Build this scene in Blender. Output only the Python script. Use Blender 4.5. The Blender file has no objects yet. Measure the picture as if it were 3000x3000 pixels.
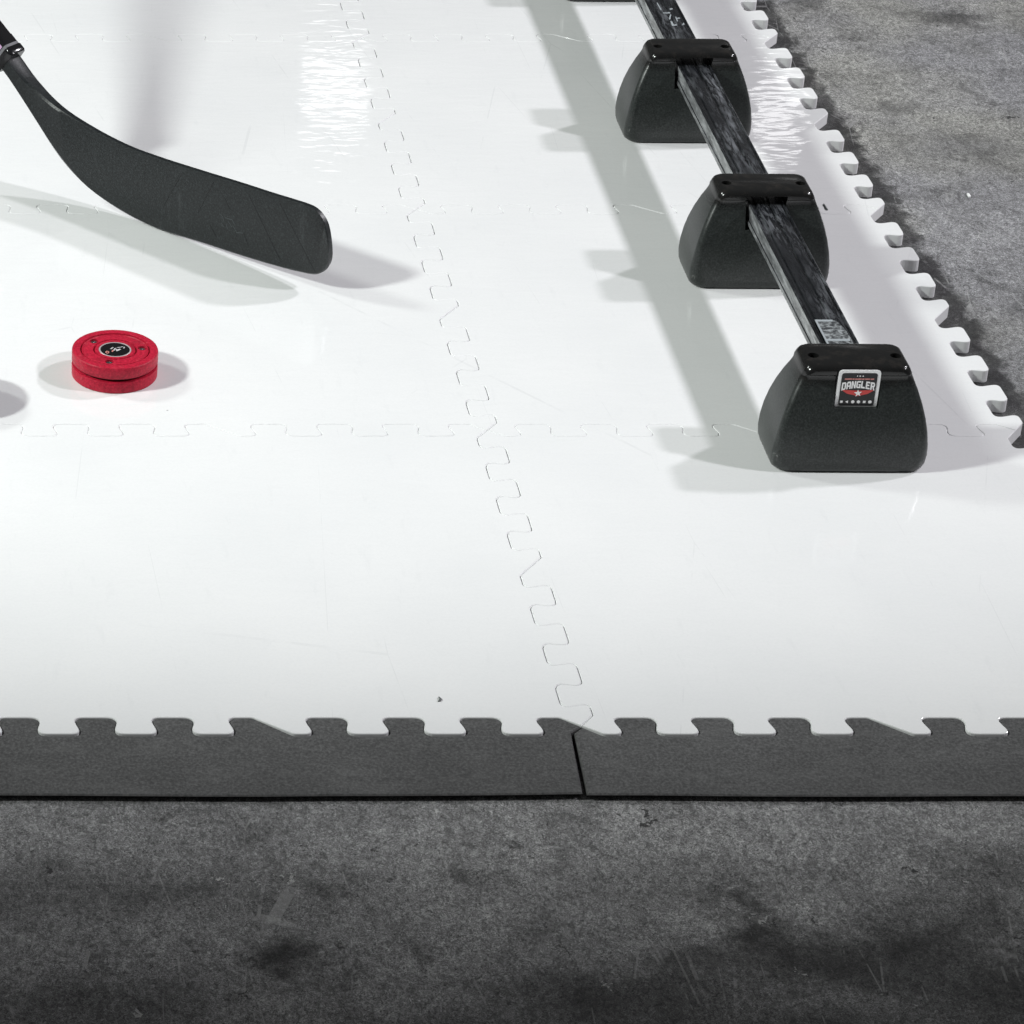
import bpy, bmesh, math, random
from mathutils import Vector, Matrix
random.seed(7)
PI = math.pi
scene = bpy.context.scene
COL = scene.collection

# ------------------------------------------------------------------ helpers
W = 0.457            # side of one floor tile
TOP = 0.0125         # tile thickness
X_TR = 0.2972        # line of the passing trainer


def link(o, parent=None):
    COL.objects.link(o)
    if parent is not None:
        o.parent = parent
    return o


def tag(o, label=None, cat=None, group=None, kind=None):
    for k, v in (('label', label), ('category', cat), ('group', group), ('kind', kind)):
        if v:
            o[k] = v
    return o


def empty(name, loc=(0, 0, 0)):
    o = bpy.data.objects.new(name, None)
    o.empty_display_size = 0.02
    o.location = loc
    return link(o)


def mesh_obj(name, bm, mat, parent=None, smooth=35):
    bmesh.ops.recalc_face_normals(bm, faces=bm.faces[:])
    me = bpy.data.meshes.new(name)
    bm.to_mesh(me)
    bm.free()
    finish(me, smooth)
    if mat:
        me.materials.append(mat)
    return link(bpy.data.objects.new(name, me), parent)


def finish(me, smooth):
    if smooth:
        for p in me.polygons:
            p.use_smooth = True
        me.set_sharp_from_angle(angle=math.radians(smooth))


def add_box(bm, x0, x1, y0, y1, z0, z1, bev=0.0):
    r = bmesh.ops.create_cube(bm, size=1.0)
    vs = r['verts']
    for v in vs:
        v.co = Vector(((x0 + x1) / 2 + v.co.x * (x1 - x0), (y0 + y1) / 2 + v.co.y * (y1 - y0), (z0 + z1) / 2 + v.co.z * (z1 - z0)))
    if bev > 0:
        es = list({e for v in vs for e in v.link_edges})
        bmesh.ops.bevel(bm, geom=es, offset=bev, segments=2, profile=0.5, affect='EDGES')


def add_loft(bm, rings, close=True, caps=True):
    vr = [[bm.verts.new(p) for p in r] for r in rings]
    n = len(vr[0])
    for a, b in zip(vr[:-1], vr[1:]):
        for i in range(n if close else n - 1):
            j = (i + 1) % n
            bm.faces.new((a[i], a[j], b[j], b[i]))
    if caps:
        bm.faces.new(vr[0])
        bm.faces.new(vr[-1])
    return vr


def lathe(bm, prof, seg=96, c=(0, 0, 0), caps=True):
    rings = []
    for r, z in prof:
        rings.append([(c[0] + r * math.cos(2 * PI * i / seg), c[1] + r * math.sin(2 * PI * i / seg), c[2] + z) for i in range(seg)])
    add_loft(bm, rings, True, caps)


def add_prism(bm, pts, z0, z1):
    add_loft(bm, [[(x, y, z0) for x, y in pts], [(x, y, z1) for x, y in pts]])


def round_poly(pts, rad, seg=4, closed=True):
    out = []
    n = len(pts)
    for i in range(n):
        p = Vector(pts[i])
        if not closed and i in (0, n - 1):
            out.append(p)
            continue
        a, b = Vector(pts[i - 1]), Vector(pts[(i + 1) % n])
        u, v = (a - p), (b - p)
        lu, lv = u.length, v.length
        u.normalize(); v.normalize()
        ang = u.angle(v, PI)
        if ang > PI - 0.05:
            out.append(p)
            continue
        r = rad[i] if isinstance(rad, (list, tuple)) else rad
        d = min(r / math.tan(ang / 2), lu * 0.48, lv * 0.48)
        p0, p1 = p + u * d, p + v * d
        for k in range(seg + 1):
            t = k / seg
            out.append(p0 * (1 - t) ** 2 + p * 2 * t * (1 - t) + p1 * t * t)
    return out


def inset(pts, d):
    """offset a closed CCW outline inwards by d"""
    n = len(pts)
    out = []
    for i in range(n):
        a, p, b = pts[i - 1], pts[i], pts[(i + 1) % n]
        e0 = (p - a).normalized()
        e1 = (b - p).normalized()
        n0, n1 = Vector((-e0.y, e0.x)), Vector((-e1.y, e1.x))
        m = n0 + n1
        l = m.length
        if l < 1e-6:
            out.append(p + n0 * d)
            continue
        m /= l
        out.append(p + m * (d / max(0.4, m.dot(n0))))
    return out


def boolean(o, cutters):
    """subtract the cutter meshes from o and keep only the result"""
    tmp = []
    for c in cutters:
        m = o.modifiers.new('cut', 'BOOLEAN')
        m.operation = 'DIFFERENCE'
        m.solver = 'EXACT'
        m.object = c
        tmp.append(c)
    bpy.context.view_layer.update()
    dg = bpy.context.evaluated_depsgraph_get()
    me = bpy.data.meshes.new_from_object(o.evaluated_get(dg))
    o.modifiers.clear()
    old = o.data
    o.data = me
    bpy.data.meshes.remove(old)
    for c in tmp:
        m = c.data
        bpy.data.objects.remove(c)
        bpy.data.meshes.remove(m)


# ------------------------------------------------------------------ node materials
class NT:
    def __init__(self, name):
        self.m = bpy.data.materials.new(name)
        self.m.use_nodes = True
        self.t = self.m.node_tree
        self.p = self.t.nodes['Principled BSDF']

    def n(self, typ, **kw):
        nd = self.t.nodes.new(typ)
        for k, v in kw.items():
            setattr(nd, k, v)
        return nd

    def l(self, a, b):
        self.t.links.new(a, b)

    def coord(self, scale=(1, 1, 1), loc=(0, 0, 0), world=True, rot=(0, 0, 0)):
        mp = self.n('ShaderNodeMapping')
        mp.inputs['Scale'].default_value = scale
        mp.inputs['Location'].default_value = loc
        mp.inputs['Rotation'].default_value = rot
        if world:
            self.l(self.n('ShaderNodeNewGeometry').outputs['Position'], mp.inputs['Vector'])
        else:
            self.l(self.n('ShaderNodeTexCoord').outputs['Object'], mp.inputs['Vector'])
        return mp.outputs['Vector']

    def noise(self, vec, scale, detail=4, rough=0.55, dist=0.0):
        nd = self.n('ShaderNodeTexNoise')
        nd.inputs['Scale'].default_value = scale
        nd.inputs['Detail'].default_value = detail
        nd.inputs['Roughness'].default_value = rough
        nd.inputs['Distortion'].default_value = dist
        self.l(vec, nd.inputs['Vector'])
        return nd.outputs['Fac']

    def ramp(self, fac, stops):
        nd = self.n('ShaderNodeValToRGB')
        el = nd.color_ramp.elements
        while len(el) < len(stops):
            el.new(0.5)
        for e, (p, c) in zip(el, stops):
            e.position = p
            e.color = (c, c, c, 1) if isinstance(c, (int, float)) else (*c, 1)
        self.l(fac, nd.inputs['Fac'])
        return nd.outputs['Color']

    def math(self, op, a, b=None, c=None, clamp=False):
        nd = self.n('ShaderNodeMath', operation=op, use_clamp=clamp)
        for i, v in enumerate((a, b, c)):
            if v is None:
                continue
            if isinstance(v, (int, float)):
                nd.inputs[i].default_value = v
            else:
                self.l(v, nd.inputs[i])
        return nd.outputs[0]

    def mix(self, fac, a, b, mode='MIX'):
        nd = self.n('ShaderNodeMix', data_type='RGBA', blend_type=mode)
        for s, v in ((nd.inputs[0], fac), (nd.inputs[6], a), (nd.inputs[7], b)):
            if isinstance(v, (int, float)):
                s.default_value = v if s.type == 'VALUE' else (v, v, v, 1)
            elif isinstance(v, (tuple, list)):
                s.default_value = (*v, 1)
            else:
                self.l(v, s)
        return nd.outputs[2]

    def bump(self, h, strength, dist, prev=None):
        nd = self.n('ShaderNodeBump')
        nd.inputs['Strength'].default_value = strength
        nd.inputs['Distance'].default_value = dist
        self.l(h, nd.inputs['Height'])
        if prev is not None:
            self.l(prev, nd.inputs['Normal'])
        return nd.outputs['Normal']

    def set(self, **kw):
        for k, v in kw.items():
            s = self.p.inputs[k.replace('_', ' ')]
            if isinstance(v, (int, float)):
                s.default_value = v
            elif isinstance(v, (tuple, list)):
                s.default_value = (*v, 1) if len(v) == 3 else v
            else:
                self.l(v, s)
        return self


def plain(name, col, rough=0.5, **kw):
    return NT(name).set(Base_Color=col, Roughness=rough, **kw).m


def mat_tile():
    a = NT('white_mat_plastic')
    wv = a.coord()
    big = a.noise(wv, 5, 3)
    col = a.ramp(big, [(0.3, (0.770, 0.776, 0.778)), (0.7, (0.818, 0.82, 0.818))])
    # scuffs: faint greyish rub marks
    sc = a.noise(a.coord((14, 3, 1), rot=(0, 0, 0.6)), 6, 5, 0.65)
    scm = a.ramp(sc, [(0.60, 0.0), (0.78, 1.0)])
    col = a.mix(a.math('MULTIPLY', scm, 0.20), col, (0.58, 0.59, 0.60))
    fine = a.noise(wv, 420, 2, 0.6)
    col = a.mix(a.ramp(fine, [(0.35, 0.09), (0.6, 0.0)]), col, (0.60, 0.61, 0.62))
    # hairline skate and stick scratches
    for k, (scl, rot, amt) in enumerate((((5, 0.9, 1), 0.9, 0.13), ((6, 1.1, 1), -0.5, 0.13))):
        vs = a.n('ShaderNodeTexVoronoi', feature='DISTANCE_TO_EDGE')
        vs.inputs['Scale'].default_value = 1.0
        a.l(a.coord(scl, loc=(k * 2.3, k, 0), rot=(0, 0, rot)), vs.inputs['Vector'])
        ln = a.math('MULTIPLY', a.math('LESS_THAN', vs.outputs['Distance'], 0.0016), a.ramp(a.noise(a.coord(loc=(3 * k, 7, 0)), 7, 4, 0.7), [(0.52, 0.0), (0.6, 1.0)]))
        col = a.mix(a.math('MULTIPLY', ln, amt), col, (0.35, 0.36, 0.37))
    # sparse dark specks of dirt
    v = a.n('ShaderNodeTexVoronoi')
    v.inputs['Scale'].default_value = 11
    a.l(wv, v.inputs['Vector'])
    sep = a.n('ShaderNodeSeparateColor')
    a.l(v.outputs['Color'], sep.inputs[0])
    spk = a.math('MULTIPLY', a.math('LESS_THAN', v.outputs['Distance'], 0.014), a.math('GREATER_THAN', sep.outputs[0], 0.86))
    col = a.mix(a.math('MULTIPLY', spk, 0.7), col, (0.25, 0.25, 0.25))
    # wavy sheet surface: long low ripples across
    rp = a.noise(a.coord((32, 78, 1)), 1.0, 1.0, 0.45, 0.5)
    rp2 = a.noise(a.coord((60, 190, 1)), 1.0, 2.0, 0.5, 0.8)
    h = a.math('ADD', rp, a.math('MULTIPLY', rp2, 0.10))
    nb = a.bump(h, 1.0, 0.00026)
    a.set(Base_Color=col, Roughness=0.6, Specular_IOR_Level=0.0, Coat_Weight=1.0, Coat_Roughness=0.05, Coat_IOR=1.45, Coat_Normal=nb)
    return a.m


def mat_concrete():
    a = NT('worn_concrete')
    wv = a.coord()
    base = a.ramp(a.noise(wv, 2.6, 6, 0.62), [(0.32, (0.165, 0.165, 0.166)), (0.50, (0.232, 0.232, 0.232)), (0.70, (0.305, 0.305, 0.302))])
    mid = a.ramp(a.noise(wv, 19, 7, 0.72, 0.7), [(0.30, 0.40), (0.48, 1.0), (0.72, 1.32)])
    col = a.mix(1.0, base, mid, 'MULTIPLY')
    # grit: short wormy grains at two sizes
    g1 = a.noise(wv, 500, 4, 0.8, 2.0)
    col = a.mix(1.0, col, a.ramp(g1, [(0.37, 0.14), (0.47, 0.74), (0.53, 1.1), (0.63, 2.1)]), 'MULTIPLY')
    g2 = a.noise(a.coord((1, 0.6, 1)), 190, 4, 0.75, 1.4)
    col = a.mix(1.0, col, a.ramp(g2, [(0.36, 0.52), (0.5, 1.0), (0.64, 1.45)]), 'MULTIPLY')
    # yellowish and cool tints, only in the floor beside the tiles
    sp = a.n('ShaderNodeSeparateXYZ')
    a.l(wv, sp.inputs[0])
    far = a.ramp(a.math('ADD', a.math('MULTIPLY', sp.outputs['Y'], 0.5), 0.2), [(0.3, 0.0), (0.6, 1.0)])
    tint = a.ramp(a.noise(wv, 4.2, 2), [(0.42, (1.0, 1.0, 1.03)), (0.60, (1.0, 0.997, 0.94))])
    col = a.mix(far, col, a.mix(1.0, col, tint, 'MULTIPLY'))
    # stains plus painted front falloff: (x, y, rx, ry, strength), edges broken up by noise
    nz = a.n('ShaderNodeTexNoise')
    nz.inputs['Scale'].default_value = 34
    nz.inputs['Detail'].default_value = 6
    nz.inputs['Roughness'].default_value = 0.65
    a.l(wv, nz.inputs['Vector'])
    warp = a.n('ShaderNodeVectorMath', operation='MULTIPLY_ADD')
    a.l(nz.outputs['Color'], warp.inputs[0])
    warp.inputs[1].default_value = (0.07, 0.07, 0)
    a.l(wv, warp.inputs[2])
    for (x, y, rx, ry, s) in STAINS_AND_FALLOFF:
        vm = a.n('ShaderNodeVectorMath', operation='SUBTRACT')
        a.l(warp.outputs[0], vm.inputs[0])
        vm.inputs[1].default_value = (x + 0.035, y + 0.035, 0)
        vs = a.n('ShaderNodeVectorMath', operation='MULTIPLY')
        a.l(vm.outputs[0], vs.inputs[0])
        vs.inputs[1].default_value = (1 / rx, 1 / ry, 0)
        ln = a.n('ShaderNodeVectorMath', operation='LENGTH')
        a.l(vs.outputs[0], ln.inputs[0])
        m = a.math('MULTIPLY', a.ramp(ln.outputs['Value'], [(0.30, 1.0), (1.0, 0.0)]), s)
        col = a.mix(m, col, a.mix(1.0, col, 0.16, 'MULTIPLY'))
    # cast shade of the bare tile teeth, painted dark into the concrete
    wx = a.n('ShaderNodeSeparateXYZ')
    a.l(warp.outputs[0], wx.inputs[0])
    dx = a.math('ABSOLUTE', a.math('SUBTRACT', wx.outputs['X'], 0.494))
    tooth_shade = a.math('MULTIPLY', a.ramp(a.math('MULTIPLY', dx, 20.0), [(0.50, 1.0), (0.70, 0.0)]), a.ramp(a.noise(wv, 24, 5, 0.7), [(0.34, 0.70), (0.6, 1.0)]))
    col = a.mix(tooth_shade, col, a.mix(1.0, col, 0.15, 'MULTIPLY'))
    # pale grit, dark pits
    for (sc, d, ch, lim, up, c, amt) in ((60, 0.10, 0, 0.80, True, 0.62, 0.75), (26, 0.060, 0, 0.80, True, 0.55, 0.7), (30, 0.10, 1, 0.14, False, 0.015, 0.9), (75, 0.13, 2, 0.16, False, 0.02, 0.8)):
        v = a.n('ShaderNodeTexVoronoi')
        v.inputs['Scale'].default_value = sc
        a.l(warp.outputs[0], v.inputs['Vector'])
        sep = a.n('ShaderNodeSeparateColor')
        a.l(v.outputs['Color'], sep.inputs[0])
        pit = a.math('MULTIPLY', a.math('LESS_THAN', v.outputs['Distance'], d), a.math('GREATER_THAN' if up else 'LESS_THAN', sep.outputs[ch], lim))
        col = a.mix(a.math('MULTIPLY', pit, amt), col, (c, c, c * 0.98))
    # scratches in several directions, broken into short lengths
    for k, (sc, rot, th, amt) in enumerate((((10, 1.6, 1), 0.50, 0.0042, 0.5), ((14, 2.0, 1), -0.30, 0.0045, 0.5), ((12, 1.6, 1), 0.08, 0.004, 0.45), ((9, 1.5, 1), 1.2, 0.0032, 0.4), ((22, 6, 1), 0.3, 0.010, 0.4))):
        v = a.n('ShaderNodeTexVoronoi', feature='DISTANCE_TO_EDGE')
        v.inputs['Scale'].default_value = 1.0
        a.l(a.coord(sc, loc=(k * 3.1, k * 1.7, 0), rot=(0, 0, rot)), v.inputs['Vector'])
        ln = a.math('LESS_THAN', v.outputs['Distance'], th)
        br = a.ramp(a.noise(a.coord(loc=(k, 5 * k, 0)), 13, 5, 0.75), [(0.54, 0.0), (0.60, 1.0)])
        col = a.mix(a.math('MULTIPLY', a.math('MULTIPLY', ln, br), amt), col, (0.40, 0.40, 0.395))
    hb = a.math('ADD', g1, a.math('MULTIPLY', g2, 1.2))
    a.set(Base_Color=col, Roughness=a.ramp(a.noise(wv, 6, 4), [(0.3, 0.5), (0.7, 0.75)]), Normal=a.bump(hb, 0.9, 0.0012))
    return a.m


STAINS_AND_FALLOFF = [(0.685, 1.462, 0.060, 0.034, 0.75), (0.43, 1.37, 0.06, 0.05, 0.45), (0.60, 1.10, 0.10, 0.05, 0.2),
          (-0.249, -0.258, 0.036, 0.026, 0.95), (0.075, -0.228, 0.028, 0.024, 0.95), (0.079, -0.195, 0.016, 0.016, 0.7), (-0.068, -0.133, 0.007, 0.007, 0.9),
          (0.115, -0.262, 0.10, 0.045, 0.88), (-0.02, -0.30, 0.11, 0.040, 0.75), (0.24, -0.29, 0.12, 0.045, 0.80), (0.19, -0.245, 0.06, 0.03, 0.6), (0.03, -0.265, 0.05, 0.02, 0.6),
          (-0.37, -0.31, 0.14, 0.040, 0.5), (0.10, -0.345, 0.45, 0.045, 0.55), (0.27, -0.16, 0.07, 0.040, 0.55), (0.22, -0.215, 0.09, 0.06, 0.5),  # broad front patch: a stain that also paints in the light's falloff
          (-0.12, -0.165, 0.018, 0.014, 0.6), (-0.40, -0.19, 0.10, 0.045, 0.45), (0.04, -0.185, 0.10, 0.035, 0.35), (-0.26, -0.19, 0.14, 0.04, 0.3)]


def mat_rubber():
    a = NT('grey_rubber')
    wv = a.coord()
    col = a.ramp(a.noise(wv, 460, 3, 0.7), [(0.34, (0.042, 0.042, 0.042)), (0.52, (0.075, 0.075, 0.075)), (0.68, (0.115, 0.115, 0.115))])
    col = a.mix(1.0, col, a.ramp(a.noise(wv, 12, 3), [(0.3, 0.88), (0.7, 1.1)]), 'MULTIPLY')
    dust = a.ramp(a.noise(a.coord((3, 9, 1)), 5, 6, 0.72), [(0.50, 0.0), (0.75, 0.30)])
    col = a.mix(dust, col, (0.17, 0.17, 0.168))
    a.set(Base_Color=col, Roughness=0.75, Normal=a.bump(a.noise(wv, 420, 3, 0.7), 0.4, 0.0006))
    return a.m


def mat_foot():
    """moulded black plastic: grained on the faces, polished on the collar and top"""
    a = NT('moulded_black_plastic')
    wv = a.coord()
    ov = a.coord(world=False)
    sx = a.n('ShaderNodeSeparateXYZ')
    a.l(ov, sx.inputs[0])
    gl = a.ramp(a.math('MULTIPLY', sx.outputs['Z'], 10.0), [(0.74, 0.0), (0.85, 1.0)])
    gr = a.ramp(a.noise(wv, 620, 3, 0.7), [(0.33, (0.010, 0.012, 0.0115)), (0.5, (0.021, 0.0245, 0.0235)), (0.68, (0.042, 0.048, 0.046))])
    col = a.mix(gl, gr, (0.010, 0.010, 0.010))
    col = a.mix(a.math('MULTIPLY', gl, a.ramp(a.noise(wv, 90, 4, 0.7), [(0.5, 0.0), (0.75, 0.35)])), col, (0.05, 0.042, 0.036))
    rough = a.math('SUBTRACT', 0.31, a.math('MULTIPLY', gl, 0.15))
    a.set(Base_Color=col, Roughness=rough, Normal=a.bump(a.noise(wv, 520, 2, 0.6), 0.13, 0.0005))
    return a.m


def mat_rail():
    a = NT('scuffed_black_paint')
    wv = a.coord()
    sc = a.noise(a.coord((260, 40, 200)), 1.0, 5, 0.72, 0.6)
    pt = a.ramp(a.noise(a.coord((40, 9, 40)), 1.0, 3, 0.6), [(0.42, 0.05), (0.66, 1.0)])
    m = a.math('MULTIPLY', a.ramp(sc, [(0.44, 0.0), (0.66, 1.0)]), pt)
    col = a.mix(m, (0.008, 0.009, 0.011), (0.21, 0.22, 0.24))
    a.set(Base_Color=col, Roughness=a.ramp(sc, [(0.3, 0.16), (0.7, 0.42)]), Normal=a.bump(a.noise(wv, 380, 3), 0.15, 0.0004))
    return a.m


def mat_railside():  # scuffed paint, greyed lighter to paint in the reflection of the white tiles
    a = NT('scuffed_side_reflection')
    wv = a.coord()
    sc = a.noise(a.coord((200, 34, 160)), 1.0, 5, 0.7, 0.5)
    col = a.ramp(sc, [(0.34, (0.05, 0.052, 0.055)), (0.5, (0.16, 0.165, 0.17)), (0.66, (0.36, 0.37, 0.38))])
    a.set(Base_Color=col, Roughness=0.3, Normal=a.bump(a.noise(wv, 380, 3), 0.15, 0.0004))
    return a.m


def mat_blade():
    a = NT('matt_black_composite')
    wv = a.coord()
    col = a.ramp(a.noise(wv, 560, 3, 0.7), [(0.34, (0.003, 0.004, 0.0045)), (0.52, (0.009, 0.0115, 0.0125)), (0.68, (0.026, 0.031, 0.033))])
    rub = a.ramp(a.noise(a.coord((60, 60, 14), rot=(0, 0.5, 0.75)), 1.0, 6, 0.75), [(0.58, 0.0), (0.74, 0.22)])
    col = a.mix(rub, col, (0.10, 0.11, 0.115))
    a.set(Base_Color=col, Roughness=0.4, Normal=a.bump(a.noise(wv, 520, 2, 0.6), 0.25, 0.0005))
    return a.m


def mat_red():
    a = NT('red_nylon')
    wv = a.coord()
    col = a.ramp(a.noise(wv, 480, 3, 0.7), [(0.34, (0.30, 0.006, 0.022)), (0.55, (0.46, 0.012, 0.038)), (0.7, (0.58, 0.024, 0.058))])
    rub = a.ramp(a.noise(wv, 70, 6, 0.78), [(0.58, 0.0), (0.72, 0.5)])
    col = a.mix(rub, col, (0.60, 0.13, 0.15))
    drt = a.ramp(a.noise(a.coord(loc=(3, 1, 0)), 45, 5, 0.7), [(0.52, 0.0), (0.75, 0.55)])
    col = a.mix(drt, col, (0.13, 0.006, 0.014))
    a.set(Base_Color=col, Roughness=0.45, Specular_IOR_Level=0.25, Normal=a.bump(a.noise(wv, 300, 3), 0.12, 0.0003))
    return a.m


def mat_worn_label():
    a = NT('worn_paper_label')
    wv = a.coord()
    t = a.noise(a.coord((230, 260, 1), loc=(3, 1, 0)), 1.0, 3, 0.6, 0.8)
    col = a.ramp(t, [(0.40, (0.035, 0.038, 0.042)), (0.52, (0.15, 0.16, 0.165)), (0.62, (0.30, 0.32, 0.33))])
    a.set(Base_Color=col, Roughness=0.5)
    return a.m


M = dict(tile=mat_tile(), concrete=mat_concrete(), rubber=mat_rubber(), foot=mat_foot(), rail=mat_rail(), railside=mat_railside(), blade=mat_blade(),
         red=mat_red(), wlabel=mat_worn_label(),
         black=plain('black_ink', (0.006, 0.006, 0.007), 0.4), hole=plain('dark_recess', (0.004, 0.004, 0.004), 0.7),
         white=plain('white_print', (0.93, 0.93, 0.93), 0.3), redink=plain('red_print', (0.62, 0.05, 0.045), 0.4),
         pinkink=plain('pale_red_print', (0.60, 0.24, 0.21), 0.4),
         steel=plain('steel_screw', (0.55, 0.55, 0.56), 0.25, Metallic=1.0), silver=plain('silver_print', (0.62, 0.55, 0.56), 0.3, Metallic=0.4), ring=plain('dull_steel_ring', (0.16, 0.16, 0.17), 0.35),
         groove=plain('groove_shadow_line', (0.008, 0.009, 0.010), 0.6), gloss=plain('gloss_black_lacquer', (0.009, 0.009, 0.010), 0.16),
         pink=plain('pale_violet_band', (0.55, 0.36, 0.56), 0.3), grey=plain('faded_grey_print', (0.045, 0.053, 0.056), 0.5), greydirt=plain('grey_crumb', (0.13, 0.14, 0.14), 0.6), badgeink=plain('badge_print', (0.55, 0.53, 0.54), 0.4),
         chalk=plain('chalky_white_wear', (0.33, 0.36, 0.38), 0.6), badge=plain('black_gloss_badge', (0.006, 0.006, 0.007), 0.12))

# ------------------------------------------------------------------ concrete floor
bm = bmesh.new()
vs = [bm.verts.new(p) for p in ((-9, -4, 0), (9, -4, 0), (9, 14, 0), (-9, 14, 0))]
bm.faces.new(vs)
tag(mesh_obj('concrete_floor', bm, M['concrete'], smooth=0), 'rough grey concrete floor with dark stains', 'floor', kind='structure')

# ------------------------------------------------------------------ interlocking tile outline
AMP = 0.0108
P8 = W / 8


def edge_raw():
    """one tile edge from (0,0) to (W,0) with its corner radii; y > 0 pokes to the + side"""
    pts, rad = [(0.0, 0.0)], [0.0]
    o1, o2, r1, r2 = 0.0031, 0.0030, 0.0060, 0.0078
    for half in range(2):
        h0 = half * W / 2
        pts.append((h0 + 0.0143, -AMP)); rad.append(0.006)
        for k in range(4):
            r = h0 + 0.0264 + P8 * k
            f = r + P8 / 2
            pts += [(r + o1, -AMP), (r - o1, AMP)]; rad += [r1, r1]
            if k < 3:
                pts += [(f + o2, AMP), (f - o2, -AMP)]; rad += [r2, r2]
        pts.append((h0 + W / 2 - 0.0143, AMP)); rad.append(0.006)
    return pts + [(W, 0.0)], rad + [0.0]


def edge_line():
    pts, rad = edge_raw()
    return round_poly([Vector(p) for p in pts], rad, 6, closed=False)


def tile_outline():
    e = edge_line()
    bot = [Vector((p.x, p.y)) for p in e]
    right = [Vector((W - p.y, p.x)) for p in e]
    topp = [Vector((p.x, W + p.y)) for p in e][::-1]
    left = [Vector((-p.y, p.x)) for p in e][::-1]
    return bot[:-1] + right[:-1] + topp[:-1] + left[:-1]


def slab_from_outline(bm, outline, z0, zt, gap, bev):
    o0 = inset(outline, gap)
    o1 = inset(outline, gap + bev * 0.35)
    o2 = inset(outline, gap + bev)
    add_loft(bm, [[(p.x, p.y, z0) for p in o0], [(p.x, p.y, zt - bev) for p in o0],
                  [(p.x, p.y, zt - bev * 0.35) for p in o1], [(p.x, p.y, zt) for p in o2]])


OUT = tile_outline()
bm = bmesh.new()
slab_from_outline(bm, OUT, 0.0005, TOP, 0.00003, 0.0008)
tile0 = mesh_obj('floor_tile', bm, M['tile'], smooth=0)
TILES = {
    (-1, 0): 'white interlocking floor tile in the front centre, bare, its front teeth in the left edging',
    (0, 0): 'white interlocking floor tile at the front right, under the foot with the sticker',
    (-1, 1): 'white interlocking floor tile under the red puck and the stick blade',
    (0, 1): 'white interlocking floor tile under the second trainer foot, bare teeth on its right',
    (-1, 2): 'white interlocking floor tile behind the stick blade, with a bright glare patch',
    (0, 2): 'white interlocking floor tile under the third trainer foot, bare teeth beside the concrete',
    (-1, 3): 'white interlocking floor tile at the top left, cut by the photo edge',
    (0, 3): 'white interlocking floor tile at the top, under the farthest trainer foot',
    (-2, 0): 'white interlocking floor tile in the front row, beyond the left photo edge',
    (-2, 1): 'white interlocking floor tile beyond the left photo edge, under the hidden puck',
}
first = True
for (i, j), lab in TILES.items():
    o = tile0 if first else link(tile0.copy())
    first = False
    # the two columns have crept a hair apart
    o.location = (i * W + 0.00048 * i, j * W, random.uniform(-0.00015, 0.00015))
    tag(o, lab, 'floor tile', 'interlocking white floor tiles', 'thing')


# ------------------------------------------------------------------ bevelled rubber edging along the front
def edging(x0, mat):
    """border strip whose back edge interlocks with the tile at x0..x0+W; front edge slopes down"""
    e = edge_line()
    back = [Vector((p.x, p.y)) for p in e]
    # ends follow the oblique cut seen at the joint
    rt = [Vector((W - 0.0092, -0.0072)), Vector((W - 0.0128, -0.0780))]
    lt = [Vector((-0.0100, -0.0795)), Vector((-0.0072, -0.0072))]
    mid = [Vector((W * (1 - k / 10) - 0.0128 * (1 - k / 10) - 0.0100 * (k / 10), -0.0780 - 0.0022 * math.sin(PI * k / 10) - 0.0012 * k / 10 + random.uniform(-0.00035, 0.00035))) for k in range(1, 10)]
    out = back + rt + mid + lt                       # clockwise: back runs left to right
    out = out[::-1]
    # drop duplicated corner
    bm = bmesh.new()
    gap, bev = 0.00035, 0.0010
    o0, o2 = inset(out, gap), inset(out, gap + bev)

    def zt(p):
        return TOP - 0.0003 - 0.066 * (AMP - p.y)      # one straight slope down to the front lip
    add_loft(bm, [[(p.x, p.y + 0.006 * (p.y < -0.07), 0.0004) for p in o0], [(p.x, p.y, zt(p) - bev) for p in o0], [(p.x, p.y, zt(p)) for p in o2]])
    o = mesh_obj('edging_strip', bm, mat, smooth=0)
    o.location = (x0, 0, 0)
    return o


for i, lab in ((-1, 'dark grey rubber edging strip left of the joint, along the front of the white tiles'),
               (0, 'dark grey rubber edging strip right of the joint, along the front of the white tiles')):
    tag(edging(i * W, M['rubber']), lab, 'edging strip', 'rubber edging strips')

# ------------------------------------------------------------------ passing trainer: rail on moulded feet
trainer = empty('passing_trainer', (X_TR - 0.0080, 0, TOP))
trainer.rotation_euler.z = -0.0122        # it stands slightly askew to the tiles
tag(trainer, 'long black rail on moulded black feet, running away along the right of the white tiles', 'stickhandling trainer')

RZ0, RZ1, RHW = 0.061, 0.081, 0.0168     # rail underside, top, half width


def rail_profile():
    t = RZ1
    hw = RHW
    g = 0.0013
    top = [(-hw, t - 0.0008), (-hw + 0.0008, t), (-hw + 0.0016, t), (-hw + 0.0020, t - g), (-hw + 0.0064, t - g), (-hw + 0.0068, t),
           (-0.0002, t), (0.0002, t - g), (0.0028, t - g), (0.0032, t),
           (hw - 0.0044, t), (hw - 0.0040, t - g), (hw - 0.0020, t - g), (hw - 0.0016, t), (hw - 0.0008, t), (hw, t - 0.0008)]
    rs = [(hw, t - 0.005), (hw - 0.0008, t - 0.0056), (hw - 0.0008, RZ0 + 0.0056), (hw, RZ0 + 0.005), (hw, RZ0 + 0.0008), (hw - 0.0008, RZ0)]
    ls = [(-x, z) for x, z in rs][::-1]
    return top + rs + ls


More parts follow.
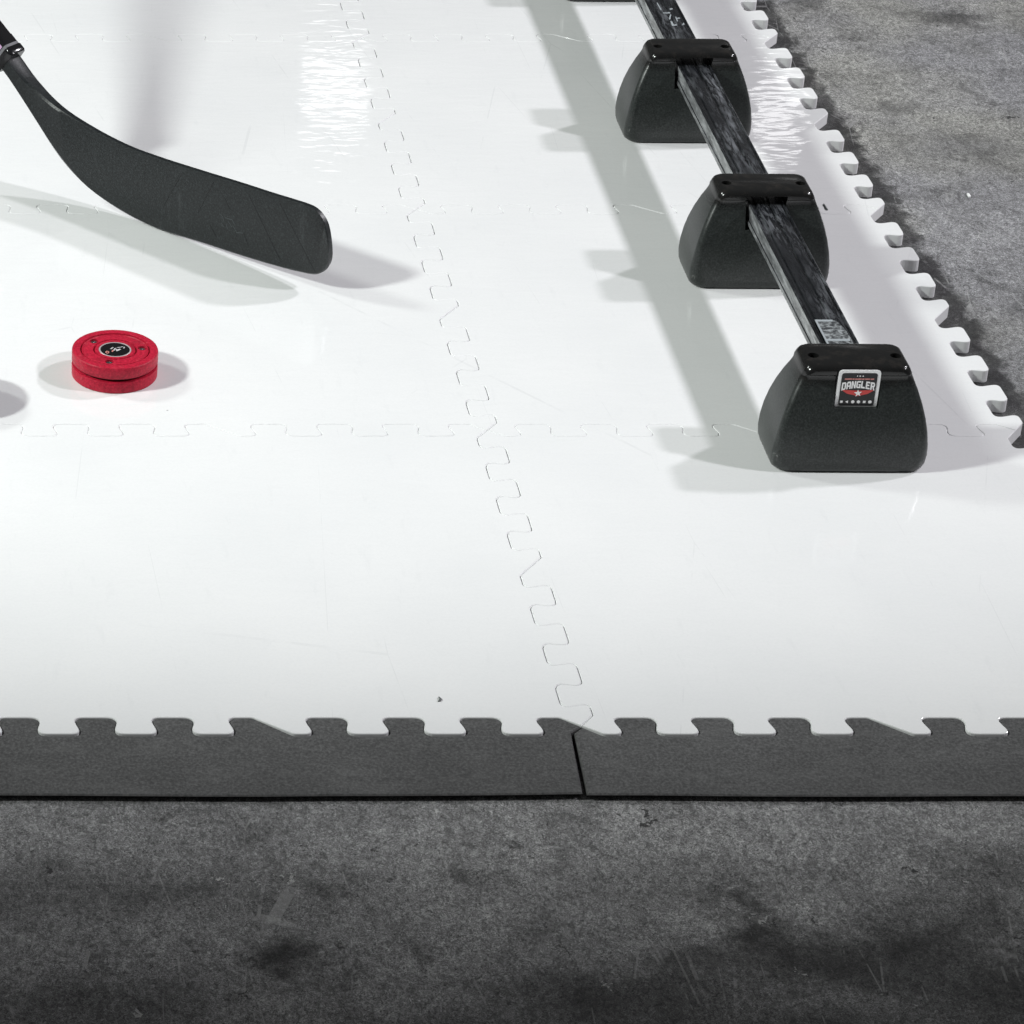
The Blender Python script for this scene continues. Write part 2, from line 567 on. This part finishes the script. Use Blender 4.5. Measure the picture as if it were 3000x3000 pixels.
bm = bmesh.new()
prof = rail_profile()
add_loft(bm, [[(x, y, z) for x, z in prof] for y in (0.400, 1.545)])
bmesh.ops.translate(bm, verts=bm.verts, vec=(0.0014, 0, 0))
rail = mesh_obj('rail', bm, M['rail'], trainer, smooth=20)
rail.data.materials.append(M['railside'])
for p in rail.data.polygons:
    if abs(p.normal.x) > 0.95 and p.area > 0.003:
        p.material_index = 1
# worn information label near the first foot
bm = bmesh.new()
add_prism(bm, [(-0.0102, 0.4400), (0.0128, 0.4400), (0.0128, 0.4700), (0.0118, 0.4900), (0.0080, 0.5060), (-0.0102, 0.5070)], RZ1 + 0.0001, RZ1 + 0.0005)
lab = mesh_obj('rail_label', bm, M['wlabel'], rail, smooth=0)
tag(lab, 'worn pale label with illegible print')
bm = bmesh.new()
for (x0, x1, y0, y1) in ((-0.0102, -0.0086, 0.4400, 0.5070), (-0.0086, 0.0110, 0.4665, 0.4700), (-0.0086, 0.0050, 0.5035, 0.5070)):
    add_box(bm, x0, x1, y0, y1, RZ1 + 0.0005, RZ1 + 0.0008)
mesh_obj('label_margin', bm, M['chalk'], rail, smooth=0)
# flaking pale lettering higher up the rail
bm = bmesh.new()
for pts in ([(-0.0042, 1.2470), (-0.0030, 1.2470), (-0.0034, 1.2680), (-0.0044, 1.2680)], [(-0.0030, 1.2365), (0.0046, 1.2370), (0.0040, 1.2410), (0.0012, 1.2390), (-0.0030, 1.2390)],
            [(-0.0005, 1.2200), (0.0010, 1.2195), (0.0046, 1.2330), (0.0036, 1.2340)], [(-0.0008, 1.2000), (0.0048, 1.2020), (0.0046, 1.2055), (0.0020, 1.2040), (0.0016, 1.2140), (0.0000, 1.2150)],
            [(0.0085, 1.2210), (0.0120, 1.2220), (0.0118, 1.2250), (0.0086, 1.2235)], [(0.0100, 1.2030), (0.0135, 1.2050), (0.0130, 1.2100), (0.0116, 1.2065)],
            [(0.0070, 1.2140), (0.0082, 1.2140), (0.0086, 1.2270), (0.0076, 1.2270)], [(0.0060, 1.2470), (0.0094, 1.2490), (0.0094, 1.2520), (0.0062, 1.2510)]):
    add_prism(bm, pts, RZ1 + 0.0001, RZ1 + 0.0004)
mesh_obj('worn_lettering', bm, M['chalk'], rail, smooth=0)

FH = 0.095


def foot_section(z):
    """half width, half depth, corner radius, front panel relief at height z"""
    ks = [(0.0, 0.0620, 0.0325, 0.0140), (0.0022, 0.0646, 0.0345, 0.0140), (0.007, 0.0662, 0.0353, 0.0125), (0.014, 0.0666, 0.0353, 0.0105), (0.024, 0.0661, 0.0344, 0.0085),
          (0.036, 0.0645, 0.0327, 0.0070), (0.048, 0.0620, 0.0304, 0.0062), (0.060, 0.0586, 0.0275, 0.0058), (0.072, 0.0543, 0.0240, 0.0058), (0.080, 0.0509, 0.0214, 0.0060),
          (0.0835, 0.0494, 0.0208, 0.0062), (0.0855, 0.0486, 0.0212, 0.0064), (0.0872, 0.0481, 0.0228, 0.0066), (0.0905, 0.0466, 0.0231, 0.0072), (0.0930, 0.0452, 0.0224, 0.0078), (0.0944, 0.0436, 0.0209, 0.0082), (0.0950, 0.0415, 0.0190, 0.0082)]
    for a, b in zip(ks[:-1], ks[1:]):
        if z <= b[0]:
            t = (z - a[0]) / (b[0] - a[0])
            return [a[i] + (b[i] - a[i]) * t for i in (1, 2, 3)]
    return ks[-1][1:]


FZ = [0.0, 0.0022, 0.0045, 0.007, 0.010, 0.014, 0.019, 0.024, 0.030, 0.036, 0.042, 0.048, 0.054, 0.060, 0.066, 0.072, 0.080, 0.0835, 0.0855, 0.0872, 0.0905, 0.0930, 0.0944, 0.0950]


def foot_ring(z):
    w, d, r = foot_section(z)
    w -= 0.0008 + 0.0020 * z / FH
    rel = 0.0011 * min(1, max(0, (0.074 - z) / 0.03)) * min(1, z / 0.01)
    pts = []
    seg = 6
    # front edge (y = -d) from left to right, then round the corners
    pw = 0.018 + 0.34 * w * (1 - z / FH)
    for sx, sy, a0 in ((-1, -1, PI), (1, -1, 1.5 * PI), (1, 1, 0), (-1, 1, 0.5 * PI)):
        cx, cy = sx * (w - r), sy * (d - r)
        for k in range(seg + 1):
            a = a0 + (PI / 2) * k / seg
            pts.append([cx + r * math.cos(a), cy + r * math.sin(a), z])
        if sy < 0 and sx < 0:      # raised middle panel of the front
            pts += [[-pw - 0.0035, -d, z], [-pw, -d - rel, z], [pw, -d - rel, z], [pw + 0.0035, -d, z]]
        if sy > 0 and sx > 0:
            pts += [[pw + 0.0035, d, z], [pw, d + rel, z], [-pw, d + rel, z], [-pw - 0.0035, d, z]]
    return pts


def cutter(fn):
    b = bmesh.new()
    fn(b)
    return mesh_obj('cut', b, None, smooth=0)


bm = bmesh.new()
add_loft(bm, [foot_ring(z) for z in FZ])
foot0 = mesh_obj('foot', bm, M['foot'], None, smooth=0)
cuts = [cutter(lambda b: add_box(b, -0.0187, 0.0187, -0.2, 0.2, 0.0585, 0.0905))]
for s in (-1, 1):
    cuts.append(cutter(lambda b, s=s: lathe(b, [(0.0046, 0.0865), (0.0046, 0.11)], 24, (s * 0.0345, -0.002, 0))))
boolean(foot0, cuts)
finish(foot0.data, 32)
FEET = [0.4155, 0.7680, 1.1105, 1.5145]
feet = []
for k, y in enumerate(FEET):
    f = foot0 if k == 0 else link(foot0.copy())
    f.parent = trainer
    f.location = (0, y, 0)
    feet.append(f)
tag(feet[0], 'foot at the near end with a square sticker over its slot')

# end cap and sticker on the near foot
bm = bmesh.new()
add_box(bm, -0.0184, 0.0184, -0.0238, -0.0120, 0.0560, 0.0925, 0.0012)
cap = mesh_obj('slot_cap', bm, M['gloss'], feet[0])
SY = -0.0239      # plane of the cap's front


def plate(bm, pts, y0, y1):
    add_loft(bm, [[(x, y0, z) for x, z in pts], [(x, y1, z) for x, z in pts]])


def rrect(cx, cz, w, h, r):
    return [(p.x, p.y) for p in round_poly([Vector((cx - w / 2, cz - h / 2)), Vector((cx + w / 2, cz - h / 2)), Vector((cx + w / 2, cz + h / 2)), Vector((cx - w / 2, cz + h / 2))], r, 6)]


SCZ = 0.0747
bm = bmesh.new()
plate(bm, rrect(0, SCZ, 0.0352, 0.0362, 0.0040), SY, SY - 0.0006)
sticker = mesh_obj('sticker', bm, M['white'], feet[0], smooth=30)
tag(sticker, 'square sticker with white border and white lettering on black')
bm = bmesh.new()
plate(bm, rrect(0, SCZ, 0.0298, 0.0306, 0.0026), SY - 0.0006, SY - 0.0008)
mesh_obj('sticker_panel', bm, M['black'], feet[0], smooth=0)
YP = SY - 0.0008


def ink(bm, pts):
    plate(bm, pts, YP, YP - 0.0002)


# arched block lettering
GLY = {  # strokes on a 4 x 6 grid
    'D': [[(0, 0), (1.3, 0), (1.3, 6), (0, 6)], [(1.3, 4.8), (2.6, 4.8), (3.4, 4.2), (4, 5), (3, 6), (1.3, 6)], [(2.7, 1.2), (4, 1), (4, 5), (2.7, 4.8)], [(1.3, 0), (3, 0), (4, 1), (3.4, 1.8), (2.6, 1.2), (1.3, 1.2)]],
    'A': [[(0, 0), (1.3, 0), (1.3, 4.6), (0, 4.9)], [(2.7, 0), (4, 0), (4, 4.9), (2.7, 4.6)], [(0, 4.9), (1.3, 4.6), (2.7, 4.6), (4, 4.9), (3.2, 6), (0.8, 6)], [(1.3, 1.8), (2.7, 1.8), (2.7, 2.9), (1.3, 2.9)]],
    'N': [[(0, 0), (1.3, 0), (1.3, 6), (0, 6)], [(2.7, 0), (4, 0), (4, 6), (2.7, 6)], [(1.3, 6), (1.3, 3.8), (2.7, 0), (2.7, 2.4)]],
    'G': [[(0, 0.9), (1.3, 1.2), (1.3, 4.8), (0, 5.1)], [(0, 5.1), (1.3, 4.8), (4, 4.8), (4, 6), (0.9, 6)], [(0, 0.9), (0.9, 0), (4, 0), (4, 1.2), (1.3, 1.2)], [(2.8, 1.2), (4, 1.2), (4, 3.3), (2.8, 3.3)], [(2.0, 2.4), (2.8, 2.4), (2.8, 3.3), (2.0, 3.3)]],
    'L': [[(0, 0), (1.3, 0), (1.3, 6), (0, 6)], [(1.3, 0), (3.7, 0), (3.7, 1.3), (1.3, 1.3)]],
    'E': [[(0, 0), (1.3, 0), (1.3, 6), (0, 6)], [(1.3, 0), (3.8, 0), (3.8, 1.2), (1.3, 1.2)], [(1.3, 4.8), (3.8, 4.8), (3.8, 6), (1.3, 6)], [(1.3, 2.5), (3.2, 2.5), (3.2, 3.6), (1.3, 3.6)]],
    'R': [[(0, 0), (1.3, 0), (1.3, 6), (0, 6)], [(1.3, 4.8), (3, 4.8), (4, 5), (3.2, 6), (1.3, 6)], [(2.7, 3.4), (3.2, 2.6), (4, 3.4), (4, 5), (2.7, 4.8)], [(1.3, 2.4), (3.2, 2.4), (2.9, 3.5), (1.3, 3.5)], [(1.9, 2.4), (3.2, 2.4), (4.1, 0), (2.8, 0)]],
}
bm = bmesh.new()
word = 'DANGLER'
for k, ch in enumerate(word):
    x0 = -0.0139 + k * 0.0040
    for st in GLY[ch]:
        pts = []
        for (gx, gz) in st:
            x = x0 + gx / 4 * 0.0036
            u = x / 0.0139
            ends = abs(u) ** 1.6
            z = SCZ + 0.0014 - 0.0016 * u * u + (gz / 6) * (0.0074 - 0.0008 * (1 - ends)) - 0.0010 * ends
            pts.append((x, z))
        ink(bm, pts)
mesh_obj('lettering', bm, M['white'], feet[0], smooth=0)
bm = bmesh.new()
for a, b in ((-0.0122, -0.0062), (-0.0058, -0.0040), (-0.0036, 0.0018), (0.0022, 0.0042), (0.0046, 0.0088), (0.0094, 0.0122)):
    ink(bm, [(a, SCZ + 0.0092), (b, SCZ + 0.0093), (b, SCZ + 0.0104), (a, SCZ + 0.0103)])
mesh_obj('red_line', bm, M['pinkink'], feet[0], smooth=0)
bm = bmesh.new()
for (cx, w) in ((-0.0020, 0.0010), (0.0004, 0.0014), (0.0028, 0.0012)):
    ink(bm, [(cx - w / 2, SCZ + 0.0122), (cx + w / 2, SCZ + 0.0122), (cx + w * 0.3, SCZ + 0.0131), (cx - w * 0.3, SCZ + 0.0131)])
# white star and the six small marks at the foot of the sticker
star = []
for i in range(10):
    r = 0.0034 if i % 2 == 0 else 0.0014
    a = PI / 2 + i * PI / 5 + 0.12
    star.append((0.0004 + r * math.cos(a), SCZ - 0.0034 + r * math.sin(a)))
plate(bm, star, YP - 0.0003, YP - 0.0005)
for i in range(6):
    cx = -0.0124 + i * 0.00478
    n = (4, 3, 8, 6, 4, 10)[i]
    pts = [(cx + 0.00150 * math.cos(2 * PI * q / n + PI / n), SCZ - 0.0117 + 0.00145 * math.sin(2 * PI * q / n + PI / n)) for q in range(n)]
    ink(bm, pts)
mesh_obj('white_marks', bm, M['white'], feet[0], smooth=0)
bm = bmesh.new()
ink(bm, [(-0.0140, SCZ - 0.0004), (-0.0060, SCZ - 0.0008), (0.0, SCZ - 0.0012), (0.0, SCZ - 0.0064), (-0.0030, SCZ - 0.0052), (-0.0085, SCZ - 0.0040)])
ink(bm, [(0.0, SCZ - 0.0012), (0.0060, SCZ - 0.0008), (0.0140, SCZ - 0.0004), (0.0085, SCZ - 0.0040), (0.0030, SCZ - 0.0056), (0.0, SCZ - 0.0064)])
mesh_obj('red_wings', bm, M['redink'], feet[0], smooth=0)


# ------------------------------------------------------------------ hockey pucks
def make_puck():
    root = empty('hockey_puck')
    H = 0.0254
    bm = bmesh.new()
    lathe(bm, [(0.030, 0.0), (0.0374, 0.0), (0.0382, 0.0009), (0.0384, 0.0100), (0.0379, 0.0109), (0.0366, 0.0111), (0.0366, 0.0113), (0.02, 0.0113)], 96)
    mesh_obj('lower_half', bm, M['red'], root, 40)
    bm = bmesh.new()
    lathe(bm, [(0.02, 0.0134), (0.0366, 0.0134), (0.0368, 0.0143), (0.0379, 0.0146), (0.0384, 0.0154), (0.0384, H - 0.0012), (0.0380, H - 0.0003), (0.0374, H),
               (0.0318, H), (0.0312, H - 0.0002), (0.0310, H - 0.0017), (0.0300, H - 0.0018), (0.0296, H - 0.0006), (0.0289, H - 0.0005), (0.0286, H - 0.0009),
               (0.0282, H - 0.0006), (0.0196, H - 0.0006), (0.0193, H - 0.0018), (0.0182, H - 0.0018), (0.0178, H - 0.0005), (0.0150, H - 0.0004), (0.0146, H - 0.0010)], 128)
    up = mesh_obj('upper_half', bm, M['red'], root, 40)
    cs = []
    for a in (138, 6, 255):
        x, y = 0.0244 * math.cos(math.radians(a)), 0.0244 * math.sin(math.radians(a))
        cs.append(cutter(lambda b, x=x, y=y: lathe(b, [(0.0040, H - 0.0045), (0.0040, H + 0.01)], 32, (x, y, 0))))
    boolean(up, cs)
    finish(up.data, 40)
    bm = bmesh.new()
    lathe(bm, [(0.03, 0.0108), (0.0345, 0.0108), (0.0345, 0.0136), (0.03, 0.0136)], 64)
    mesh_obj('waist_groove', bm, M['hole'], root, 30)
    for a in (138, 6, 255):
        x, y = 0.0244 * math.cos(math.radians(a)), 0.0244 * math.sin(math.radians(a))
        bm = bmesh.new()
        lathe(bm, [(0.0032, H - 0.0046), (0.0032, H - 0.0026), (0.0026, H - 0.0016), (0.0011, H - 0.0014), (0.0010, H - 0.0030)], 24, (x, y, 0))
        mesh_obj('screw', bm, M['steel'], root, 30)
    bm = bmesh.new()
    lathe(bm, [(0.0145, H - 0.0020), (0.0145, H - 0.0008), (0.0142, H - 0.0006), (0.0132, H - 0.0006), (0.0130, H - 0.0010)], 64)
    mesh_obj('badge_ring', bm, M['silver'], root, 30)
    bm = bmesh.new()
    lathe(bm, [(0.0131, H - 0.0020), (0.0131, H - 0.0008)], 64)
    b = mesh_obj('badge', bm, M['badge'], root, 30)
    zb = H - 0.0008
    bm = bmesh.new()
    for pts in ([(-0.0044, 0.0010), (-0.0030, 0.0010), (-0.0010, 0.0044), (-0.0026, 0.0040)], [(-0.0020, -0.0015), (-0.0008, -0.0022), (0.0012, 0.0022), (0.0000, 0.0030)],
                [(0.0012, -0.0034), (0.0052, 0.0000), (0.0044, 0.0016), (0.0016, -0.0002), (0.0008, -0.0020)], [(0.0010, 0.0026), (0.0070, 0.0050), (0.0078, 0.0060), (0.0030, 0.0044)],
                [(-0.0006, 0.0002), (0.0014, -0.0010), (0.0018, 0.0004), (0.0002, 0.0014)], [(0.0074, 0.0022), (0.0084, 0.0022), (0.0090, 0.0048), (0.0080, 0.0050)]):
        add_prism(bm, pts, zb, zb + 0.00015)
    mesh_obj('badge_mark', bm, M['badgeink'], root, 0)
    bm = bmesh.new()
    ring = [(-0.0072 + 0.0017 * math.cos(a), -0.0052 + 0.0024 * math.sin(a)) for a in [2 * PI * k / 14 for k in range(14)]]
    inner = [(-0.0072 + 0.0009 * math.cos(a), -0.0052 + 0.0014 * math.sin(a)) for a in [2 * PI * k / 14 for k in range(14)]]
    for k in range(14):
        q = (k + 1) % 14
        add_prism(bm, [ring[k], ring[q], inner[q], inner[k]], zb, zb + 0.00015)
    add_prism(bm, [(-0.0036, -0.0038), (-0.0024, -0.0046), (-0.0012, -0.0020), (-0.0022, -0.0010)], zb, zb + 0.00015)
    mesh_obj('badge_mark_pink', bm, M['pinkink'], root, 0)
    return root


puck = make_puck()
puck.location = (-0.3173, 0.5615, TOP)
tag(puck, 'round red puck with a black badge and three screws, on white tile', 'puck', 'hockey pucks on the tiles')
p2 = link(puck.copy())
for ch in list(puck.children):
    c = link(ch.copy())
    c.parent = p2
    c.material_slots[0].link = 'OBJECT'
    c.material_slots[0].material = M['hole']
p2.location = (-0.4610, 0.5075, TOP)
p2.rotation_euler.z = 0.8
tag(p2, 'puck beyond the left edge of the photo, only its shadow on the tile seen', 'puck', 'hockey pucks on the tiles')

# ------------------------------------------------------------------ hockey stick (profile u along the blade, v up, in metres)
TE = [(-.2365, .1494), (-.2205, .1393), (-.2085, .1315), (-.1939, .1196), (-.1807, .1098), (-.1675, .1032), (-.1518, .0952), (-.1336, .0886), (-.1156, .0846), (-.0900, .0797), (-.0647, .0763), (-.0397, .0746), (-.0150, .0749),
      (.0094, .0756), (.0336, .0767), (.0575, .0777), (.0812, .0790), (.1047, .0799), (.1280, .0805), (.1510, .0818), (.1670, .0825), (.1784, .0821), (.1866, .0782), (.1927, .0721), (.1963, .0633), (.1987, .0521), (.1997, .0404)]
BE = [(-.2362, .1245), (-.2201, .1112), (-.2067, .1013), (-.1934, .0894), (-.1801, .0786), (-.1667, .0657), (-.1534, .0524), (-.1401, .0410), (-.1270, .0313), (-.1139, .0237), (-.1008, .0171), (-.0827, .0112), (-.0623, .0065),
      (-.0370, .0025), (-.0119, .0009), (.0004, .0008), (.0127, .0016), (.0371, .0033), (.0613, .0045), (.0853, .0054), (.1090, .0068), (.1324, .0084), (.1556, .0106), (.1785, .0138), (.1864, .0158), (.1929, .0201), (.1977, .0267), (.1998, .0334), (.1997, .0404)]
BO = Vector((-0.2524, 0.8628, TOP))
BU = Vector((0.722, -0.6919, 0)).normalized()
BN = Vector((-0.6919, -0.722, 0)).normalized()     # towards the viewer's side


def resample(pl, n):
    ls = [0]
    for a, b in zip(pl[:-1], pl[1:]):
        ls.append(ls[-1] + math.dist(a, b))
    out = []
    for k in range(n):
        t = ls[-1] * k / (n - 1)
        i = max(q for q in range(len(ls)) if ls[q] <= t + 1e-12)
        i = min(i, len(pl) - 2)
        f = (t - ls[i]) / (ls[i + 1] - ls[i])
        out.append((pl[i][0] + f * (pl[i + 1][0] - pl[i][0]), pl[i][1] + f * (pl[i + 1][1] - pl[i][1])))
    return out


def smooth_line(pl, it=2):
    for _ in range(it):
        pl = [pl[0]] + [((a[0] + 2 * b[0] + c[0]) / 4, (a[1] + 2 * b[1] + c[1]) / 4) for a, b, c in zip(pl[:-2], pl[1:-1], pl[2:])] + [pl[-1]]
    return pl


def pair(ti, bi, n):
    t, b = [], []
    for k in range(len(ti) - 1):
        tt = resample(TE[ti[k]:ti[k + 1] + 1], n[k])
        bb = resample(BE[bi[k]:bi[k + 1] + 1], n[k])
        t += tt if k == 0 else tt[1:]
        b += bb if k == 0 else bb[1:]
    return t, b


tt, bb = pair((0, 8, 20, 26), (0, 10, 22, 28), (30, 40, 24))
tt = smooth_line(tt, 3)
bb = smooth_line(bb, 3)


def curve_off(u):
    return 0.0                      # the face is nearly straight in this view


def sstep(a, b, x):
    t = min(max((x - a) / (b - a), 0), 1)
    return t * t * (3 - 2 * t)


rings = []
for (tu, tv), (bu, bv) in zip(tt, bb):
    um = (tu + bu) / 2
    h = sstep(-0.10, -0.205, um)            # 1 at the hosel, 0 on the blade
    th = 0.0034 + h * 0.0062
    r = 0.30 + 0.14 * sstep(-0.14, -0.22, um)
    hp = math.dist((tu, tv), (bu, bv))
    e = min(0.0016 / max(hp, 1e-4), 0.3)
    fr = [(0.0, 0.55 - 0.50 * h), (e * (1 - h) + r * h, 1.0), ((1 - e * 1.6) * (1 - h) + 0.955 * h, 1.0), (1.0, 0.72)]
    prof2 = [(f, s) for f, s in fr] + [(f, -s) for f, s in reversed(fr)]
    ring = []
    for f, s in prof2:
        u, v = bu + (tu - bu) * f, bv + (tv - bv) * f
        ring.append(BO + BU * u + Vector((0, 0, v)) + BN * (s * th))
    rings.append(ring)
rings = rings[:-1]
stick = empty('hockey_stick', BO)
bm = bmesh.new()
add_loft(bm, rings)
for v in bm.verts:
    v.co -= BO
blade = mesh_obj('blade', bm, M['blade'], stick, smooth=28)


def face_strip(bm, a, b, w, off=0.0036, th=0.0003):
    a, b = Vector(a), Vector(b)
    d = (b - a).normalized()
    nrm = Vector((-d.y, d.x)) * (w / 2)
    q = [a + nrm, b + nrm, b - nrm, a - nrm]
    add_loft(bm, [[BU * p.x + Vector((0, 0, p.y)) + BN * o for p in q] for o in (off - 0.0006, off)])


for a, b, w in (((.1015, .0743), (.1460, .0150), .0009), ((.1399, .0753), (.1850, .0194), .0009), ((.0739, .0605), (.0816, .0497), .0009), ((.0577, .0267), (.0667, .0162), .0009),
                ((.0993, .0309), (.1058, .0197), .0009), ((.0207, .0684), (-.0007, .0267), .0005), ((.0602, .0725), (.0429, .0343), .0005)):
    bm = bmesh.new()
    face_strip(bm, a, b, w)
    mesh_obj('face_groove_shadow', bm, M['groove'], blade, smooth=0)
bm = bmesh.new()
for a, b in (((.0690, .0420), (.0735, .0400)), ((.0735, .0400), (.0745, .0360)), ((.0760, .0400), (.0850, .0405)), ((.0850, .0405), (.0880, .0370)), ((.0780, .0340), (.0800, .0290)),
             ((.0860, .0350), (.0905, .0300)), ((.0800, .0375), (.0850, .0330)), ((.0905, .0290), (.0985, .0310)), ((.0720, .0330), (.0755, .0300))):
    face_strip(bm, a, b, .0007)
mesh_obj('face_emblem', bm, M['grey'], blade, smooth=0)
# shaft
sd = Vector((-0.812, 0.584))                      # up the shaft in (u, v)
sn = Vector((0.584, 0.812))
base = Vector((-.2068, .1236))


def shaft_ring(t, hh, tk, r=0.004):
    c = base + sd * t
    pts = round_poly([Vector((-hh, -tk)), Vector((hh, -tk)), Vector((hh, tk)), Vector((-hh, tk))], r, 3)
    return [BU * (c.x + sn.x * p.x) + Vector((0, 0, c.y + sn.y * p.x)) + BN * p.y for p in pts]


bm = bmesh.new()
add_loft(bm, [shaft_ring(0.018, 0.0142, 0.0100), shaft_ring(1.42, 0.0142, 0.0100)])
mesh_obj('shaft', bm, M['gloss'], stick, smooth=40)
bm = bmesh.new()
add_loft(bm, [shaft_ring(-0.004, 0.0146, 0.0104), shaft_ring(-0.002, 0.0154, 0.0112), shaft_ring(0.0045, 0.0154, 0.0112), shaft_ring(0.0055, 0.0148, 0.0106)])
mesh_obj('shaft_ferrule', bm, M['gloss'], stick, smooth=40)
bm = bmesh.new()
add_loft(bm, [shaft_ring(0.0055, 0.0147, 0.0105), shaft_ring(0.0085, 0.0147, 0.0105)])
mesh_obj('ferrule_ring', bm, M['ring'], stick, smooth=40)
bm = bmesh.new()
add_loft(bm, [shaft_ring(0.0085, 0.0146, 0.0104), shaft_ring(0.018, 0.0146, 0.0104)])
mesh_obj('shaft_collar', bm, M['gloss'], stick, smooth=40)
bm = bmesh.new()
add_loft(bm, [[p + BN * 0.0002 for p in shaft_ring(t, 0.0112, 0.0104, 0.001)] for t in (0.0095, 0.060)])
mesh_obj('shaft_band', bm, M['pink'], stick, smooth=40)
bm = bmesh.new()
add_loft(bm, [shaft_ring(1.40, 0.0162, 0.0120), shaft_ring(1.44, 0.0170, 0.0128), shaft_ring(1.45, 0.0155, 0.0115)])
mesh_obj('butt_end', bm, M['rubber'], stick, smooth=40)
tag(stick, 'black hockey stick, its blade toe lifted over the white tiles at upper left', 'hockey stick')

# ------------------------------------------------------------------ crumbs lying about
def crumb(pts, loc, z, mat, label, cat, hgt=0.0012):
    bm = bmesh.new()
    q = [Vector(p) for p in pts]
    a = round_poly(q, 0.0008, 2)
    add_loft(bm, [[(p.x, p.y, 0) for p in a], [(p.x, p.y, hgt * 0.7) for p in a], [(p.x * 0.6, p.y * 0.6, hgt) for p in a]])
    o = mesh_obj('shaving', bm, mat, smooth=40)
    o.location = (*loc, z)
    tag(o, label, cat)


crumb([(-.0016, -.0030), (.0008, -.0022), (.0019, .0002), (.0004, .0036), (-.0002, .0032), (.0006, .0004), (-.0002, -.0014)], (-0.1012, 0.0341), TOP, M['greydirt'],
      'tiny dark curved shaving on the front centre tile, above the left edging', 'shaving')
crumb([(-.0014, -.0040), (.0012, -.0036), (.0014, .0040), (-.0010, .0044)], (0.5650, 0.9720), 0.0004, M['white'],
      'small white chip lying alone on the concrete at right', 'chip', 0.002)
crumb([(-.0009, -.0072), (.0009, -.0068), (.0004, .0074), (-.0008, .0072)], (0.4060, 0.9180), TOP, M['greydirt'],
      'short dark sliver on the white tile, beside the second foot', 'shaving')

# ------------------------------------------------------------------ light
world = bpy.data.worlds.new('World')
scene.world = world
world.use_nodes = True
bg = world.node_tree.nodes['Background']
bg.inputs[0].default_value = (0.99, 1.0, 1.0, 1)
bg.inputs[1].default_value = 0.075

RIM_IN, RIM_OUT = Vector((0.0, 0.27, 0)), Vector((0.0, -0.41, 0))


def spot(name, loc, energy, col, radius, aim=(0.15, 1.75, 0)):
    """spot whose soft rim crosses the front of the tiles and dies out on the concrete before them"""
    d = bpy.data.lights.new(name, 'SPOT')
    d.energy = energy
    d.color = col
    d.shadow_soft_size = radius
    loc, aim = Vector(loc), Vector(aim)
    ax = (aim - loc).normalized()
    ci = ax.dot((RIM_IN - loc).normalized())
    ch = ax.dot((RIM_OUT - loc).normalized())
    d.spot_size = 2 * math.acos(ch)
    d.spot_blend = min(1.0, (ci - ch) / (1 - ch))
    o = bpy.data.objects.new(name, d)
    o.location = loc
    o.rotation_euler = (aim - loc).to_track_quat('-Z', 'Y').to_euler()
    link(o)
    return o


KA, KB = 1.0, 1.0
CA, CB = (1.0, 0.98, 1.035), (0.945, 1.0, 0.96)
spot('lamp_right_front', (7.10, -1.10, 6.0), 1600 * KA, CA, 0.28)
spot('lamp_right_back', (7.10, 3.20, 6.0), 1600 * KA, CA, 0.28)
spot('lamp_left_back', (-3.15, 2.05, 2.5), 215 * KB, CB, 0.30)
spot('lamp_left_front', (-3.15, -0.25, 2.5), 525 * KB, CB, 0.20)


def area(name, loc, aim, sx, sy, energy):
    d = bpy.data.lights.new(name, 'AREA')
    d.shape = 'RECTANGLE'
    d.size, d.size_y = sx, sy
    d.energy = energy
    o = bpy.data.objects.new(name, d)
    o.location = loc
    o.rotation_euler = (Vector(aim) - Vector(loc)).to_track_quat('-Z', 'Y').to_euler()
    link(o)


area('lamp_far_left', (0.395, 4.47, 1.36), (-0.05, 1.22, 0), 0.130, 0.075, 0.085)
area('lamp_far_right', (1.310, 4.32, 1.36), (0.41, 1.15, 0), 0.09, 0.12, 0.11)

# ------------------------------------------------------------------ camera: level horizon, cropped from the right side of a wider frame
F, PX, PY, N = 9560.26, -222.0, 1000.0, 3000.0
cam = bpy.data.cameras.new('camera')
cam.sensor_fit = 'HORIZONTAL'
cam.sensor_width = 36
cam.lens = F / N * 36
cam.shift_x = (N / 2 - PX) / N
cam.shift_y = -(N / 2 - PY) / N
cam.clip_start = 0.05
cam.clip_end = 100
co = bpy.data.objects.new('camera', cam)
co.location = (-0.48722, -2.02325, 1.35061 + TOP)
co.rotation_euler = (PI / 2 - math.radians(27.0134), 0, 0)
link(co)
scene.camera = co

scene.view_settings.view_transform = 'Standard'
scene.view_settings.look = 'None'
scene.view_settings.exposure = 0
scene.view_settings.gamma = 1
scene.view_settings.use_curve_mapping = False
